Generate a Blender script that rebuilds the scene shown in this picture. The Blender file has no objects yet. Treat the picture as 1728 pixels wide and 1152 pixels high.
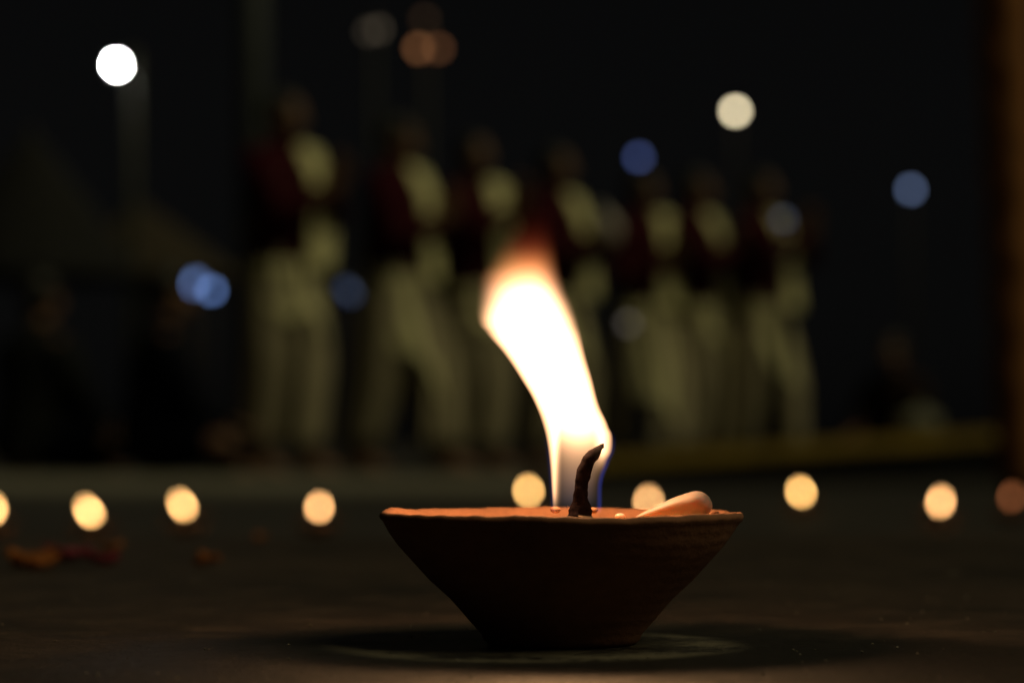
import bpy, math, random
from mathutils import Vector, Matrix, noise as mnoise

# ------------------------------------------------------------------ camera, world, sun
sc = bpy.context.scene
C = sc.collection
R = math.radians
F = 4320.0                       # focal length in photo pixels (1728 wide)
HC = 0.0355                      # lens height above the terrace
FOC = 0.46                       # distance to the clay lamp
PITCH = math.atan(174.0 / F)

cam_d = bpy.data.cameras.new('camera')
cam = bpy.data.objects.new('camera', cam_d)
C.objects.link(cam)
cam.location = (0, 0, HC)
cam.rotation_euler = (math.pi / 2 + PITCH, 0, 0)
cam_d.sensor_width = 36
cam_d.lens = 90
cam_d.clip_start = 0.01
cam_d.clip_end = 2000
cam_d.dof.use_dof = True
cam_d.dof.focus_distance = FOC - 0.006
cam_d.dof.aperture_fstop = 90 / 6.35
cam_d.dof.aperture_blades = 0
sc.camera = cam

SUN_EL, SUN_AZ = 52, -24         # azimuth measured from +x towards +y
w = bpy.data.worlds.new('World')
sc.world = w
w.use_nodes = True
nt = w.node_tree
bg = nt.nodes['Background']
sky = nt.nodes.new('ShaderNodeTexSky')
sky.sky_type = 'NISHITA'
sky.sun_disc = False
sky.sun_elevation = R(SUN_EL)
sky.sun_rotation = R(90 - SUN_AZ)
hs = nt.nodes.new('ShaderNodeHueSaturation')
hs.inputs['Saturation'].default_value = 0.12
nt.links.new(sky.outputs[0], hs.inputs['Color'])
nt.links.new(hs.outputs[0], bg.inputs['Color'])
bg.inputs['Strength'].default_value = 0.0005

sun_d = bpy.data.lights.new('sun', 'SUN')
sun = bpy.data.objects.new('sun', sun_d)
C.objects.link(sun)
sun_d.energy = 0.70
sun_d.angle = R(32)
sun_d.color = (1.0, 0.91, 0.52)
sd = Vector((math.cos(R(SUN_EL)) * math.cos(R(SUN_AZ)), math.cos(R(SUN_EL)) * math.sin(R(SUN_AZ)), math.sin(R(SUN_EL))))
sun.rotation_euler = sd.to_track_quat('Z', 'Y').to_euler()

vs = sc.view_settings
vs.view_transform = 'Standard'
vs.look = 'None'
vs.exposure = 0
vs.gamma = 1
sc.render.engine = 'CYCLES'
sc.cycles.use_adaptive_sampling = False
sc.cycles.use_denoising = True
sc.cycles.volume_step_rate = 0.35
sc.cycles.volume_max_steps = 256

random.seed(7)


def at(px, py, D):
    """photo pixel -> world point at distance D along the view (world y)"""
    u, v = (px - 864) / F, (576 - py) / F
    d = Vector((u, math.cos(PITCH) - v * math.sin(PITCH), v * math.cos(PITCH) + math.sin(PITCH)))
    d *= D / d.y
    return Vector((0, 0, HC)) + d


# ------------------------------------------------------------------ materials
def mat(name):
    m = bpy.data.materials.new(name)
    m.use_nodes = True
    return m, m.node_tree, m.node_tree.nodes['Principled BSDF']


def simple(name, col, rough=0.7, var=0.25, scale=30.0, bump=0.0, metal=0.0, detail=6):
    m, t, b = mat(name)
    tc = t.nodes.new('ShaderNodeTexCoord')
    n = t.nodes.new('ShaderNodeTexNoise')
    n.inputs['Scale'].default_value = scale
    n.inputs['Detail'].default_value = detail
    t.links.new(tc.outputs['Object'], n.inputs['Vector'])
    r = t.nodes.new('ShaderNodeValToRGB')
    r.color_ramp.elements[0].position = 0.3
    r.color_ramp.elements[1].position = 0.7
    r.color_ramp.elements[0].color = [c * (1 - var) for c in col] + [1]
    r.color_ramp.elements[1].color = [min(1, c * (1 + var)) for c in col] + [1]
    t.links.new(n.outputs['Fac'], r.inputs['Fac'])
    t.links.new(r.outputs['Color'], b.inputs['Base Color'])
    b.inputs['Roughness'].default_value = rough
    b.inputs['Metallic'].default_value = metal
    if bump:
        bp = t.nodes.new('ShaderNodeBump')
        bp.inputs['Strength'].default_value = 0.6
        bp.inputs['Distance'].default_value = bump
        t.links.new(n.outputs['Fac'], bp.inputs['Height'])
        t.links.new(bp.outputs[0], b.inputs['Normal'])
    return m


def emit(name, col, strength):
    m, t, b = mat(name)
    b.inputs['Base Color'].default_value = (0.8, 0.8, 0.8, 1)
    b.inputs['Emission Color'].default_value = list(col) + [1]
    b.inputs['Emission Strength'].default_value = strength
    return m


class E:
    """tiny expression builder over Math nodes"""
    tree = None

    def __init__(s, k):
        s.k = k

    @staticmethod
    def op(o, *a, clamp=False):
        n = E.tree.nodes.new('ShaderNodeMath')
        n.operation = o
        n.use_clamp = clamp
        for i, x in enumerate(a):
            if isinstance(x, E):
                E.tree.links.new(x.k, n.inputs[i])
            else:
                n.inputs[i].default_value = x
        return E(n.outputs[0])

    def __add__(s, o): return E.op('ADD', s, o)
    __radd__ = __add__
    def __sub__(s, o): return E.op('SUBTRACT', s, o)
    def __rsub__(s, o): return E.op('SUBTRACT', o, s)
    def __mul__(s, o): return E.op('MULTIPLY', s, o)
    __rmul__ = __mul__
    def __truediv__(s, o): return E.op('DIVIDE', s, o)
    def __pow__(s, o): return E.op('POWER', s, o)
    def max(s, o): return E.op('MAXIMUM', s, o)
    def min(s, o): return E.op('MINIMUM', s, o)
    def step(s, a, b):
        n = E.tree.nodes.new('ShaderNodeMapRange')
        n.interpolation_type = 'SMOOTHSTEP'
        E.tree.links.new(s.k, n.inputs[0])
        n.inputs[1].default_value = a
        n.inputs[2].default_value = b
        return E(n.outputs[0])
    def curve(s, pts, x1):
        """piecewise curve through pts (x, y) for 0 <= x <= x1"""
        ys = [p[1] for p in pts]
        lo, hi = min(ys), max(ys)
        n = E.tree.nodes.new('ShaderNodeFloatCurve')
        cv = n.mapping.curves[0]
        n.mapping.use_clip = False
        while len(cv.points) < len(pts):
            cv.points.new(0.5, 0.5)
        for p, q in zip(cv.points, pts):
            p.location = (q[0] / x1, (q[1] - lo) / max(1e-6, hi - lo))
            p.handle_type = 'AUTO_CLAMPED'
        n.mapping.update()
        E.tree.links.new((s / x1).k, n.inputs['Value'])
        return E(n.outputs[0]) * (hi - lo) + lo


# ------------------------------------------------------------------ object helpers
def obj(name, verts, faces, m, parent=None, smooth=True, loc=None):
    me = bpy.data.meshes.new(name)
    me.from_pydata([tuple(v) for v in verts], [], faces)
    me.validate()
    me.update()
    if smooth:
        me.polygons.foreach_set('use_smooth', [True] * len(me.polygons))
    if m:
        me.materials.append(m)
    return link(name, me, parent, loc)


def link(name, me, parent=None, loc=None):
    o = bpy.data.objects.new(name, me)
    C.objects.link(o)
    if parent:
        o.parent = parent
    if loc is not None:
        o.location = loc
    return o


def tag(o, label=None, cat=None, group=None, kind=None):
    for k, v in (('label', label), ('category', cat), ('group', group), ('kind', kind)):
        if v:
            o[k] = v
    return o


def thing(name, label, cat, loc=(0, 0, 0), rz=0, group=None):
    o = bpy.data.objects.new(name, None)
    C.objects.link(o)
    o.empty_display_size = 0.05
    o.location = loc
    o.rotation_euler = (0, 0, rz)
    return tag(o, label, cat, group)


def copy_tree(o, parent=None):
    c = o.copy()
    C.objects.link(c)
    c.parent = parent
    for ch in list(o.children):
        copy_tree(ch, c)
    return c


def nz(p, s=1.0, seed=0.0):
    return mnoise.noise(Vector(p) * s + Vector((seed * 7.3, seed * 3.1, seed * 5.7)))


class Geo:
    def __init__(s):
        s.v, s.f = [], []

    def add(s, v, f):
        n = len(s.v)
        s.v += [Vector(p) for p in v]
        s.f += [tuple(i + n for i in q) for q in f]
        return s

    def box(s, c, d, rot=None):
        c = Vector(c)
        pts = []
        for z in (-.5, .5):
            for x, y in ((-.5, -.5), (.5, -.5), (.5, .5), (-.5, .5)):
                p = Vector((x * d[0], y * d[1], z * d[2]))
                pts.append(c + (rot @ p if rot else p))
        return s.add(pts, [(3, 2, 1, 0), (4, 5, 6, 7), (0, 1, 5, 4), (1, 2, 6, 5), (2, 3, 7, 6), (3, 0, 4, 7)])

    def rings(s, rings, cap0=True, cap1=True):
        n = len(rings[0])
        v = [p for r in rings for p in r]
        f = []
        for i in range(len(rings) - 1):
            for j in range(n):
                k = (j + 1) % n
                f.append((i * n + j, i * n + k, (i + 1) * n + k, (i + 1) * n + j))
        if cap0:
            f.append(tuple(reversed(range(n))))
        if cap1:
            f.append(tuple((len(rings) - 1) * n + j for j in range(n)))
        return s.add(v, f)

    def tube(s, pts, rad, n=12, cap=True, fold=0.0, seed=0, flat=None):
        pts = [Vector(p) for p in pts]
        rr = []
        up = Vector((0.13, 0.97, 0.21))
        for i, p in enumerate(pts):
            t = (pts[min(i + 1, len(pts) - 1)] - pts[max(i - 1, 0)]).normalized()
            a = t.cross(up)
            if a.length < 0.2:
                a = t.cross(Vector((1, 0, 0)))
            a.normalize()
            b = t.cross(a)
            r = rad[i] if isinstance(rad, (list, tuple)) else rad
            ring = []
            for j in range(n):
                th = 2 * math.pi * j / n
                q = a * math.cos(th) + b * math.sin(th)
                k = r
                if fold:
                    k *= 1 + fold * nz(p * 9 + q * 1.6, 1, seed)
                ring.append(p + q * k)
            rr.append(ring)
        return s.rings(rr, cap, cap)

    def lathe(s, prof, n=32, c=(0, 0, 0), fn=None, cap0=True, cap1=True):
        c = Vector(c)
        rr = []
        for i, (r, z) in enumerate(prof):
            ring = []
            for j in range(n):
                th = 2 * math.pi * j / n
                k, dz = fn(th, i, r, z) if fn else (1, 0)
                ring.append(c + Vector((r * k * math.cos(th), r * k * math.sin(th), z + dz)))
            rr.append(ring)
        return s.rings(rr, cap0, cap1)

    def ball(s, c, r, n=14, m=9, rot=None):
        c = Vector(c)
        r = (r, r, r) if not isinstance(r, (tuple, list)) else r
        rr = []
        for i in range(m + 1):
            ph = math.pi * (i / m - 0.5)
            ph = max(-1.55, min(1.55, ph))
            ring = []
            for j in range(n):
                th = 2 * math.pi * j / n
                p = Vector((r[0] * math.cos(ph) * math.cos(th), r[1] * math.cos(ph) * math.sin(th), r[2] * math.sin(ph)))
                ring.append(c + (rot @ p if rot else p))
            rr.append(ring)
        return s.rings(rr)

    def capsule(s, a, b, ra, rb, n=12):
        a, b = Vector(a), Vector(b)
        s.ball(a, ra, n, 7)
        s.ball(b, rb, n, 7)
        return s.tube([a, b], [ra, rb], n)

    def chain(s, pts, rad):
        for i in range(len(pts) - 1):
            s.capsule(pts[i], pts[i + 1], rad[i], rad[i + 1])
        return s

    def build(s, name, m, parent=None, smooth=True, loc=None):
        return obj(name, s.v, s.f, m, parent, smooth, loc)

    def remesh(s, name, m, voxel, smooth_it=4):
        """weld overlapping closed pieces into one continuous skin; returns a mesh"""
        o = obj(name + '_source', s.v, s.f, None)
        md = o.modifiers.new('r', 'REMESH')
        md.mode = 'VOXEL'
        md.voxel_size = voxel
        sm = o.modifiers.new('s', 'SMOOTH')
        sm.factor = 0.5
        sm.iterations = smooth_it
        dg = bpy.context.evaluated_depsgraph_get()
        dg.update()
        me = bpy.data.meshes.new_from_object(o.evaluated_get(dg))
        me.name = name
        old = o.data
        bpy.data.objects.remove(o)
        bpy.data.meshes.remove(old)
        me.materials.clear()
        me.materials.append(m)
        me.polygons.foreach_set('use_smooth', [True] * len(me.polygons))
        return me


# ------------------------------------------------------------------ ground
LOW = -0.10                      # level of the wide floor below the terrace
LAMP = Vector((at(948, 868, FOC).x, FOC, 0))


def terrace_material():
    m, t, b = mat('terrace_stone')
    E.tree = t
    tc = t.nodes.new('ShaderNodeTexCoord')

    def noi(scale, detail=8, rough=0.6):
        n = t.nodes.new('ShaderNodeTexNoise')
        n.inputs['Scale'].default_value = scale
        n.inputs['Detail'].default_value = detail
        n.inputs['Roughness'].default_value = rough
        t.links.new(tc.outputs['Object'], n.inputs['Vector'])
        return E(n.outputs['Fac'])
    big, mid, fine, grit = noi(9), noi(55), noi(420, 6, 0.7), noi(1500, 3)
    sep = t.nodes.new('ShaderNodeSeparateXYZ')
    t.links.new(tc.outputs['Object'], sep.inputs[0])
    x, y = E(sep.outputs[0]), E(sep.outputs[1])
    # a dried pale ring left by an earlier lamp, and the dark oily patch round it
    dx, dy = x - (LAMP.x - 0.0055), y - (FOC - 0.004)
    d = E.op('SQRT', dx * dx + dy * dy) + (mid - 0.5) * 0.010 + (fine - 0.5) * 0.003
    ring = d.step(0.0400, 0.0330) * (0.55 + d.step(0.022, 0.032) * 0.45) * (mid * 0.6 + fine * 0.4).step(0.40, 0.54)
    dy2 = y - (FOC - 0.030)
    dp = E.op('SQRT', dx * dx * 0.55 + dy2 * dy2) + (mid - 0.5) * 0.02
    oil = (dp + (big - 0.5) * 0.06).step(0.085, 0.050)

    def mix(f, a, c):
        n = t.nodes.new('ShaderNodeMix')
        n.data_type = 'RGBA'
        if isinstance(f, E):
            t.links.new(f.k, n.inputs[0])
        else:
            n.inputs[0].default_value = f
        for i, q in ((6, a), (7, c)):
            if isinstance(q, tuple):
                n.inputs[i].default_value = q + (1,)
            else:
                t.links.new(q, n.inputs[i])
        return n.outputs[2]
    base = mix(big.step(0.3, 0.7), (0.021, 0.016, 0.013), (0.060, 0.040, 0.029))
    base = mix(mid.step(0.45, 0.62) * 0.6, base, (0.090, 0.062, 0.045))
    base = mix(fine.step(0.52, 0.66) * 0.55, base, (0.018, 0.016, 0.014))
    base = mix(noi(170, 4).step(0.50, 0.60) * 0.5, base, (0.030, 0.019, 0.014))
    base = mix(grit.step(0.66, 0.74) * 0.5, base, (0.16, 0.14, 0.11))
    base = mix(oil * 0.8, base, (0.017, 0.015, 0.013))
    base = mix(ring * 0.85, base, (0.23, 0.195, 0.135))
    t.links.new(base, b.inputs['Base Color'])
    rg = 0.62 - oil * 0.2 + (fine - 0.5) * 0.35
    t.links.new(rg.k, b.inputs['Roughness'])
    b.inputs['Specular IOR Level'].default_value = 0.35
    hgt = mid * 0.5 + fine * 0.42 + grit * 0.15 + ring * 0.12
    bp = t.nodes.new('ShaderNodeBump')
    bp.inputs['Strength'].default_value = 0.8
    bp.inputs['Distance'].default_value = 0.0034
    t.links.new(hgt.k, bp.inputs['Height'])
    t.links.new(bp.outputs[0], b.inputs['Normal'])
    return m


def terrace():
    xs = [-4, -2, -1] + [i * 0.02 for i in range(-25, 26)] + [1, 2, 4]
    ys = [-3, -1, 0] + [0.2 + i * 0.02 for i in range(0, 41)]
    v, f = [], []
    for yy in ys:
        for xx in xs:
            z = 0.0
            if abs(xx) < 0.6 and 0.15 < yy:
                z = 0.0007 * nz((xx, yy, 0), 9) + 0.0004 * nz((xx, yy, 3), 40)
                rr = math.hypot(xx - LAMP.x, yy - FOC)
                z *= min(1, max(0, (rr - 0.02) / 0.03))
            ex = 0.01 * nz((xx * 3, 5, 0), 1) if yy > 0.98 else 0
            v.append((xx, yy + ex, z))
    n = len(xs)
    for i in range(len(ys) - 1):
        for j in range(n - 1):
            f.append((i * n + j, i * n + j + 1, (i + 1) * n + j + 1, (i + 1) * n + j))
    # riser with a worn, rounded nosing
    last = [Vector(v[(len(ys) - 1) * n + j]) for j in range(n)]
    prev = [(len(ys) - 1) * n + j for j in range(n)]
    for dy, dz in ((0.006, -0.002), (0.010, -0.007), (0.011, -0.05), (0.012, LOW - 0.02)):
        cur = []
        for p in last:
            cur.append(len(v))
            v.append((p.x, p.y + dy, dz))
        for j in range(n - 1):
            f.append((prev[j], prev[j + 1], cur[j + 1], cur[j]))
        prev = cur
    o = obj('terrace', v, f, terrace_material())
    tag(o, kind='structure')


terrace()
M_ground = simple('paved_ground', (0.026, 0.022, 0.020), 0.75, 0.35, 1.6, 0.01)
tag(obj('ground', [(-400, -50, LOW), (400, -50, LOW), (400, 900, LOW), (-400, 900, LOW)], [(0, 1, 2, 3)], M_ground, smooth=False), kind='structure')
M_path = simple('pale_paving', (0.20, 0.185, 0.145), 0.8, 0.2, 3.0, 0.004)
g = Geo()
y0, y1 = 6.6, 9.4
g.box(((-9.0 + 0.05) / 2, (y0 + y1) / 2, LOW + 0.006), (9.05, y1 - y0, 0.028))
tag(g.build('path', M_path, smooth=False), kind='structure')

# ------------------------------------------------------------------ the clay lamp
M_clay, t_, b_ = mat('fired_clay')
tc_ = t_.nodes.new('ShaderNodeTexCoord')
E.tree = t_
ns = []
for s_, d_ in ((60, 6), (420, 5), (1600, 2)):
    n_ = t_.nodes.new('ShaderNodeTexNoise')
    n_.inputs['Scale'].default_value = s_
    n_.inputs['Detail'].default_value = d_
    t_.links.new(tc_.outputs['Object'], n_.inputs['Vector'])
    ns.append(E(n_.outputs['Fac']))
wv = t_.nodes.new('ShaderNodeTexWave')          # faint throwing lines
wv.bands_direction = 'Z'
wv.inputs['Scale'].default_value = 160
wv.inputs['Distortion'].default_value = 3
wv.inputs['Detail'].default_value = 2
t_.links.new(tc_.outputs['Object'], wv.inputs['Vector'])
cr = t_.nodes.new('ShaderNodeValToRGB')
cr.color_ramp.elements[0].position = 0.3
cr.color_ramp.elements[0].color = (0.185, 0.072, 0.034, 1)
cr.color_ramp.elements[1].position = 0.7
cr.color_ramp.elements[1].color = (0.33, 0.138, 0.064, 1)
t_.links.new((ns[0] * 0.6 + ns[1] * 0.4).k, cr.inputs['Fac'])
t_.links.new(cr.outputs[0], b_.inputs['Base Color'])
b_.inputs['Roughness'].default_value = 0.85
bp_ = t_.nodes.new('ShaderNodeBump')
bp_.inputs['Strength'].default_value = 0.6
bp_.inputs['Distance'].default_value = 0.0007
t_.links.new((ns[0] * 0.5 + ns[1] * 0.45 + ns[2] * 0.2 + E(wv.outputs['Fac']) * 0.10).k, bp_.inputs['Height'])
t_.links.new(bp_.outputs[0], b_.inputs['Normal'])

M_oil, t_, b_ = mat('ghee')
b_.inputs['Base Color'].default_value = (0.62, 0.36, 0.13, 1)
b_.inputs['Roughness'].default_value = 0.18
b_.inputs['Subsurface Weight'].default_value = 0.5
b_.inputs['Subsurface Radius'].default_value = (0.004, 0.002, 0.001)
M_wick = simple('charred_wick', (0.009, 0.006, 0.007), 1.0, 0.5, 900, 0.0004)
M_wick.node_tree.nodes['Principled BSDF'].inputs['Specular IOR Level'].default_value = 0.0
M_wick_raw = simple('cotton_wick', (0.14, 0.085, 0.05), 0.9, 0.3, 900, 0.0003)
K = F / FOC                      # photo pixels per metre at the lamp


def bowl_mesh(name, n, seed, detail):
    s = FOC / F
    prof = [(0.0003, 0.0), (0.0095, 0.0003), (0.0130, 0.0), (0.0140, 0.0007), (0.0144, 0.0018)]
    for r, y in ((405, 900), (452, 845), (492, 800), (580, 720), (665, 630), (722, 567), (760, 510), (786, 464)):
        prof.append((r / 2.618 * s, (1000 - y) / 2.618 * s))
    prof += [(0.0325, 0.0223), (0.03262, 0.0228), (0.0324, 0.0233), (0.0319, 0.02350), (0.0311, 0.0234), (0.0304, 0.0229),
             (0.0285, 0.0205), (0.0250, 0.0165), (0.0205, 0.0125), (0.0150, 0.0085), (0.0090, 0.0060), (0.0003, 0.0052)]

    def fn(th, i, r, z):
        q = Vector((math.cos(th), math.sin(th), 0))
        k = 1 + 0.018 * nz(q * 1.1 + Vector((0, 0, z * 40)), 1, seed) + 0.008 * nz(q * 4 + Vector((0, 0, z * 160)), 1, seed + 1)
        dz = 0.0
        if z > 0.020:
            dz = 0.00034 * nz(q * 2.0, 1, seed + 2) + 0.00022 * nz(q * 9, 1, seed + 3) * detail + 0.00012 * nz(q * 24, 1, seed + 4) * detail
            # thumbed lip on one side, worn on the other
            dz += 0.00055 * math.exp(-((th - 2.9) / 0.16) ** 2) - 0.0005 * math.exp(-((th - 0.10) / 0.22) ** 2)
        return k, dz
    g = Geo()
    g.lathe(prof, n, fn=fn, cap0=True, cap1=True)
    me = obj('tmp', g.v, g.f, M_clay)
    d = me.data
    d.name = name
    bpy.data.objects.remove(me)
    return d


main_lamp = thing('clay_oil_lamp', 'large unglazed clay oil lamp burning with tall leaning flame on stained stone', 'oil lamp', LAMP)
link('bowl', bowl_mesh('bowl', 160, 1.0, 1.0), main_lamp)
g = Geo()
g.lathe([(0.0003, 0.0185), (0.012, 0.01845), (0.020, 0.0183), (0.0258, 0.0182), (0.0262, 0.0177), (0.02, 0.0150), (0.0003, 0.0120)], 64,
        fn=lambda th, i, r, z: (1 + 0.01 * math.sin(5 * th), 0.00012 * math.sin(3 * th + i)))
g.build('ghee', M_oil, main_lamp)
# wick: an unburnt foot, then a charred twist bending over
WX = (978 - 948) / K


def wk(px, py, dy=-0.0029):
    return Vector(((px - 948) / K, dy, at(px, py, FOC).z))


wp = [wk(976, 905), wk(977, 880), wk(978, 868)]
g = Geo()
g.tube(wp, [0.0031, 0.0026, 0.0021], 20, fold=0.25, seed=4)
wick = g.build('wick', M_wick_raw, main_lamp)
ctl = [(978, 871, 22), (979, 860, 18.5), (979, 846, 14.5), (979.5, 830, 12.5), (981, 812, 11.5), (984, 798, 12), (988, 786, 12.5), (993, 776, 12), (1000, 767, 10), (1007, 760, 7.5), (1012, 755, 5), (1016, 752, 4.6), (1019, 752, 3.4)]
pts, rad = [], []
for i in range(len(ctl) - 1):
    for k in range(4):
        f_ = k / 4
        a_, c_ = ctl[i], ctl[i + 1]
        pts.append(wk(a_[0] + (c_[0] - a_[0]) * f_, a_[1] + (c_[1] - a_[1]) * f_))
        rad.append(0.97 * (a_[2] + (c_[2] - a_[2]) * f_) / K)
vv = Geo()
rings = []
for i, p in enumerate(pts):
    t = (pts[min(i + 1, len(pts) - 1)] - pts[max(i - 1, 0)]).normalized()
    a = t.cross(Vector((0, 1, 0))).normalized()
    b = t.cross(a)
    ring = []
    for j in range(24):
        th = 2 * math.pi * j / 24
        q = a * math.cos(th) + b * math.sin(th)
        tw = math.sin(2 * th + i * 0.42)
        ring.append(p + q * rad[i] * (1 + 0.07 * tw + 0.16 * nz(p * 1100 + q * 1.3, 1, 3) + 0.07 * nz(p * 3600 + q * 3, 1, 9)))
    rings.append(ring)
vv.rings(rings)
vv.build('charred_tip', M_wick, wick)


def flame_material():
    m = bpy.data.materials.new('burning_gas')
    m.use_nodes = True
    t = m.node_tree
    t.nodes.clear()
    E.tree = t
    out = t.nodes.new('ShaderNodeOutputMaterial')
    tc = t.nodes.new('ShaderNodeTexCoord')
    sep = t.nodes.new('ShaderNodeSeparateXYZ')
    t.links.new(tc.outputs['Object'], sep.inputs[0])
    X, Y, Z = (E(sep.outputs[i]) * K for i in range(3))     # in photo pixels at the lamp, origin at the wick foot
    Zc = Z.max(0.0).min(520.0)
    c = Zc.curve(FL_C, 520)
    wl = c - Zc.curve(FL_L, 520)
    wr = Zc.curve(FL_R, 520) - c
    dx = X - c
    rx = (dx / wr).max(0.0) + ((dx * -1.0) / wl).max(0.0)
    wy = (wl + wr) * 0.42
    ry = Y / wy
    r2 = rx * rx + ry * ry
    body = (1.0 - r2).max(0.0)
    p = Zc.curve([(0, 0.7), (180, 0.85), (270, 1.0), (325, 1.7), (390, 2.4), (450, 1.8), (520, 1.6)], 520)
    logL = Zc.curve([(0, 1.15), (330, 1.30), (365, 1.10), (395, 0.70), (420, 0.22), (436, -0.18), (452, -0.65), (470, -1.15), (490, -1.7), (520, -2.8)], 520)
    inner = X.step(-45.0, -28.0) * (1.0 - X.step(20.0, 42.0) * Zc.step(60.0, 110.0) * 0.8)
    dim = Zc.curve([(0, -2.6), (30, -2.25), (58, -1.80), (82, -1.50), (102, -1.20), (122, -0.85), (145, -0.45), (172, -0.12), (200, 0.0), (520, 0.0)], 520) * inner
    foot = Zc.step(4.0, 40.0) * 0.95 + 0.05
    chord = (wy * 1.6) / K
    e = (body ** p) * E.op('POWER', 10.0, logL + dim) * foot / chord
    # thin blue skin where fresh vapour meets air
    shell = rx.step(0.82, 0.98) * (1.0 - rx.step(1.0, 1.12)) * (1.0 - Zc.step(60.0, 150.0)) * (1.0 - ry * ry).max(0.0)
    side = X.step(0.0, 20.0) * 0.7 + 0.3
    blue = shell * side * Zc.step(0.0, 14.0) * 19.0
    e1 = t.nodes.new('ShaderNodeEmission')
    gcol = Zc.curve([(0, 0.52), (340, 0.51), (400, 0.40), (440, 0.26), (470, 0.15), (520, 0.10)], 520)
    bcol = Zc.curve([(0, 0.25), (340, 0.26), (400, 0.17), (440, 0.08), (470, 0.055), (520, 0.05)], 520)
    cmb = t.nodes.new('ShaderNodeCombineColor')
    cmb.inputs[0].default_value = 1.0
    t.links.new(gcol.k, cmb.inputs[1])
    t.links.new(bcol.k, cmb.inputs[2])
    t.links.new(cmb.outputs[0], e1.inputs['Color'])
    t.links.new(e.k, e1.inputs['Strength'])
    e2 = t.nodes.new('ShaderNodeEmission')
    e2.inputs['Color'].default_value = (0.12, 0.16, 1.0, 1)
    t.links.new(blue.k, e2.inputs['Strength'])
    ad = t.nodes.new('ShaderNodeAddShader')
    t.links.new(e1.outputs[0], ad.inputs[0])
    t.links.new(e2.outputs[0], ad.inputs[1])
    # a faint pale-blue lower gas body, seen against the dark
    low = (1.0 - r2).max(0.0) * (1.0 - Zc.step(50.0, 120.0)) * Zc.step(0.0, 30.0) * 9.0
    e3 = t.nodes.new('ShaderNodeEmission')
    e3.inputs['Color'].default_value = (0.42, 0.45, 0.75, 1)
    t.links.new(low.k, e3.inputs['Strength'])
    ad2 = t.nodes.new('ShaderNodeAddShader')
    t.links.new(ad.outputs[0], ad2.inputs[0])
    t.links.new(e3.outputs[0], ad2.inputs[1])
    t.links.new(ad2.outputs[0], out.inputs['Volume'])
    m.cycles.volume_step_rate = 0.35
    return m


_edge = [(0, -46, 33), (8, -46, 34), (48, -48, 35), (88, -51, 47), (123, -56, 57), (148, -62, 50), (188, -77, 33), (228, -100, 23),
         (268, -127, 12), (308, -162, 4), (326, -175, 0), (350, -178, -6), (388, -178, -20), (428, -160, -28), (468, -140, -32), (520, -118, -36)]
FL_L = [(z, l) for z, l, r in _edge]
FL_R = [(z, r) for z, l, r in _edge]
FL_C = [(0, -8), (88, -2), (123, 0), (188, -22), (268, -58), (308, -76), (350, -84), (388, -84), (428, -82), (468, -78), (520, -70)]


def lerp_tab(tab, x):
    for (a, b), (c, d) in zip(tab, tab[1:]):
        if x <= c:
            return b + (d - b) * (x - a) / (c - a)
    return tab[-1][1]


rings = []
for i in range(41):
    z = i * 13.0
    l, r = lerp_tab(FL_L, z) - 9, lerp_tab(FL_R, z) + 9
    cx, hw = (l + r) / 2, (r - l) / 2
    hy = (r - l) * 0.42 + 6
    rings.append([Vector(((cx + hw * math.cos(2 * math.pi * j / 28)) / K, hy * math.sin(2 * math.pi * j / 28) / K, z / K)) for j in range(28)])
g = Geo().rings(rings)
flame = g.build('flame', flame_material(), main_lamp, loc=(WX, 0, wk(978, 868).z))
fl_d = bpy.data.lights.new('flame_light', 'POINT')
fl_d.energy = 0.105
fl_d.color = (1.0, 0.54, 0.23)
fl_d.shadow_soft_size = 0.005
fl = bpy.data.objects.new('flame_light', fl_d)
C.objects.link(fl)
fl.parent = main_lamp
fl.location = (WX - 0.004, 0, 0.047)

# ------------------------------------------------------------------ pale petal and crumbs in the bowl
M_petal, t_, b_ = mat('pale_petal')
b_.inputs['Base Color'].default_value = (0.36, 0.285, 0.25, 1)
b_.inputs['Roughness'].default_value = 0.5
b_.inputs['Subsurface Weight'].default_value = 1.0
b_.inputs['Subsurface Radius'].default_value = (0.006, 0.003, 0.002)
b_.inputs['Subsurface Scale'].default_value = 1.0
rings = []
NS = 26
for i in range(NS + 1):
    s_ = i / NS
    x_ = (1072 + 126 * s_ - 948) / K
    half = 20.5 * min(1.0, 0.14 + 1.15 * s_) if s_ < 0.80 else 20.5 * math.sqrt(max(0.0015, 1 - ((s_ - 0.80) / 0.205) ** 2.6))
    mid = 872 - 24.0 * math.sin(math.pi * 0.5 * min(1, s_ * 1.15)) + (3.5 * ((s_ - 0.8) / 0.2) if s_ > 0.8 else 0)
    ring = []
    for j in range(20):
        th = 2 * math.pi * j / 20
        yy = math.cos(th) * half * 1.75 / K
        zz = math.sin(th) * half / K + 0.0009 * (yy * K / 40) ** 2 * 0.5
        wob = 1 + 0.03 * nz((x_ * 500, math.cos(th), math.sin(th)), 1.2, 2)
        ring.append(Vector((x_, -0.004 + yy * wob, at(978, mid, FOC).z + zz * wob)))
    rings.append(ring)
o = Geo().rings(rings).build('petal', M_petal, None, loc=LAMP)
tag(o, 'smooth pale pink petal lying inside the rim of the burning clay lamp', 'petal')
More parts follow.
